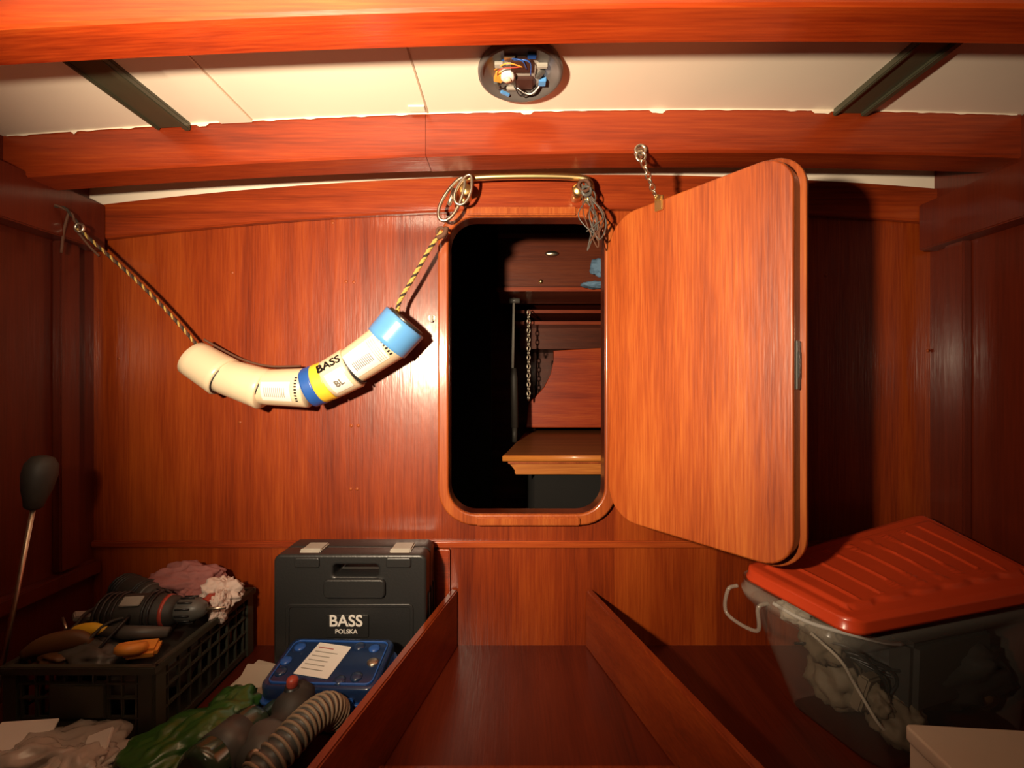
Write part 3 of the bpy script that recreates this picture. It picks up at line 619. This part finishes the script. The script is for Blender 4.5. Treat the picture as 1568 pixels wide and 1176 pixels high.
for v in (470,484,502): 
    c1=L(800,v,2.3); c2=L(1000,v+5,2.3); P.append(bb(c1.x,c2.x,2.3,2.75,c2.z,c1.z,M_trimX,0.003))
c1=L(812,505,2.45);c2=L(1000,545,2.45); P.append(bb(c1.x,c2.x,2.45,2.75,c2.z,c1.z,M_dark,0.004))
c1=L(840,560,2.5);c2=L(862,640,2.5)
P.append(bb(c1.x,c2.x,2.5,2.75,c2.z,c1.z,M_dark,0.004))
join('cabin_shelves',P)
join('blue_bag',[blob(L(942,418,1.84),(0.05,0.03,0.04),M_dullb,0.3,2,50,4,0,0.1),blob(L(930,445,1.84),(0.06,0.03,0.015),M_dullb,0.3,2,51,4)])
d=1.62; z=L(0,712,d).z; xl=L(785,712,d).x
P=[]
top_=[(xl,d),(0.62,d),(0.62,2.5),(0.085,2.5),(xl+0.01,d+0.06)]
top2=[(xl+.004,d+.004),(0.61,d+.004),(0.61,2.49),(0.09,2.49),(xl+0.014,d+0.06)]
P.append(shape([top_],0.022,M_bench,0.004,Matrix.Translation((0,0,z-0.011))))
P.append(shape([top2],0.002,M_benchtop,0.0,Matrix.Translation((0,0,z+0.0005))))
P.append(bb(xl+.045,0.62,d+0.02,d+0.045,z-.072,z-.022,M_bench,0.003)); P.append(bb(xl+.02,0.62,d+.01,d+.03,z-.032,z-.022,M_frame,0.002))
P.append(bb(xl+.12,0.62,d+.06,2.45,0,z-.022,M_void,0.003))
P.append(shape([[(xl+.05,-.01),(xl+.05,-.05),(xl+.012,-.005)]],0.012,M_bench,0,Matrix.Translation((0,d+.03,z-.012))@XZ))
join('cabin_bench',P)
yq=2.35
def PX(u,v): c=L(u,v,yq); return (c.x,c.z)
arc=[PX(865,548),PX(1000,540),PX(1000,668),PX(822,668),PX(826,630),PX(838,618),PX(850,605),PX(860,585),PX(865,565)]
join('cabin_partition',[shxz([arc],yq,yq+0.03,M_bench if False else M_beam,0.004)])
P=[tube([L(803,466,2.0),L(801,575,2.0)],0.006,M_grey,12),tube([L(803,575,2.0),L(803,590,2.0),L(804,668,2.0)],[0.010,0.016,0.016],M_black2,16),tube([L(796,470,2.0),L(812,470,2.0)],0.012,M_dgrey,12),tube([L(804,668,2.0),(L(804,668,2.0).x,2.0,z)],0.012,M_black2,12)]
join('mast_support_pole',P)
join('hanging_chain',linkchain(L(826,485,2.2),L(826,625,2.2),20,0.008,0.003,M_steel))
# ------------------------------------------------------------ lights
l=bpy.data.lights.new('work_light','SPOT'); l.energy=165; l.color=(1,0.78,0.54); l.shadow_soft_size=0.03; l.spot_size=math.radians(116); l.spot_blend=1.0
o=bpy.data.objects.new('work_light',l); col.objects.link(o); o.location=(-0.42,0.0,0.84)
o.rotation_euler=(Vector((-0.06,1.2,1.02))-Vector(o.location)).to_track_quat('-Z','Y').to_euler()
w=bpy.data.worlds.new('world'); sc.world=w; w.use_nodes=True; w.node_tree.nodes['Background'].inputs[0].default_value=(1,0.7,0.5,1); w.node_tree.nodes['Background'].inputs[1].default_value=0.006
sc.view_settings.view_transform='Standard'; sc.view_settings.look='None'
# ------------------------------------------------------------ camera
cam=bpy.data.cameras.new('camera'); cam.sensor_width=36; cam.lens=36*F/1600; cam.clip_start=0.01
co=bpy.data.objects.new('camera',cam); col.objects.link(co); co.location=(0,0,CZ); co.rotation_euler=(math.pi/2,0,0); sc.camera=co
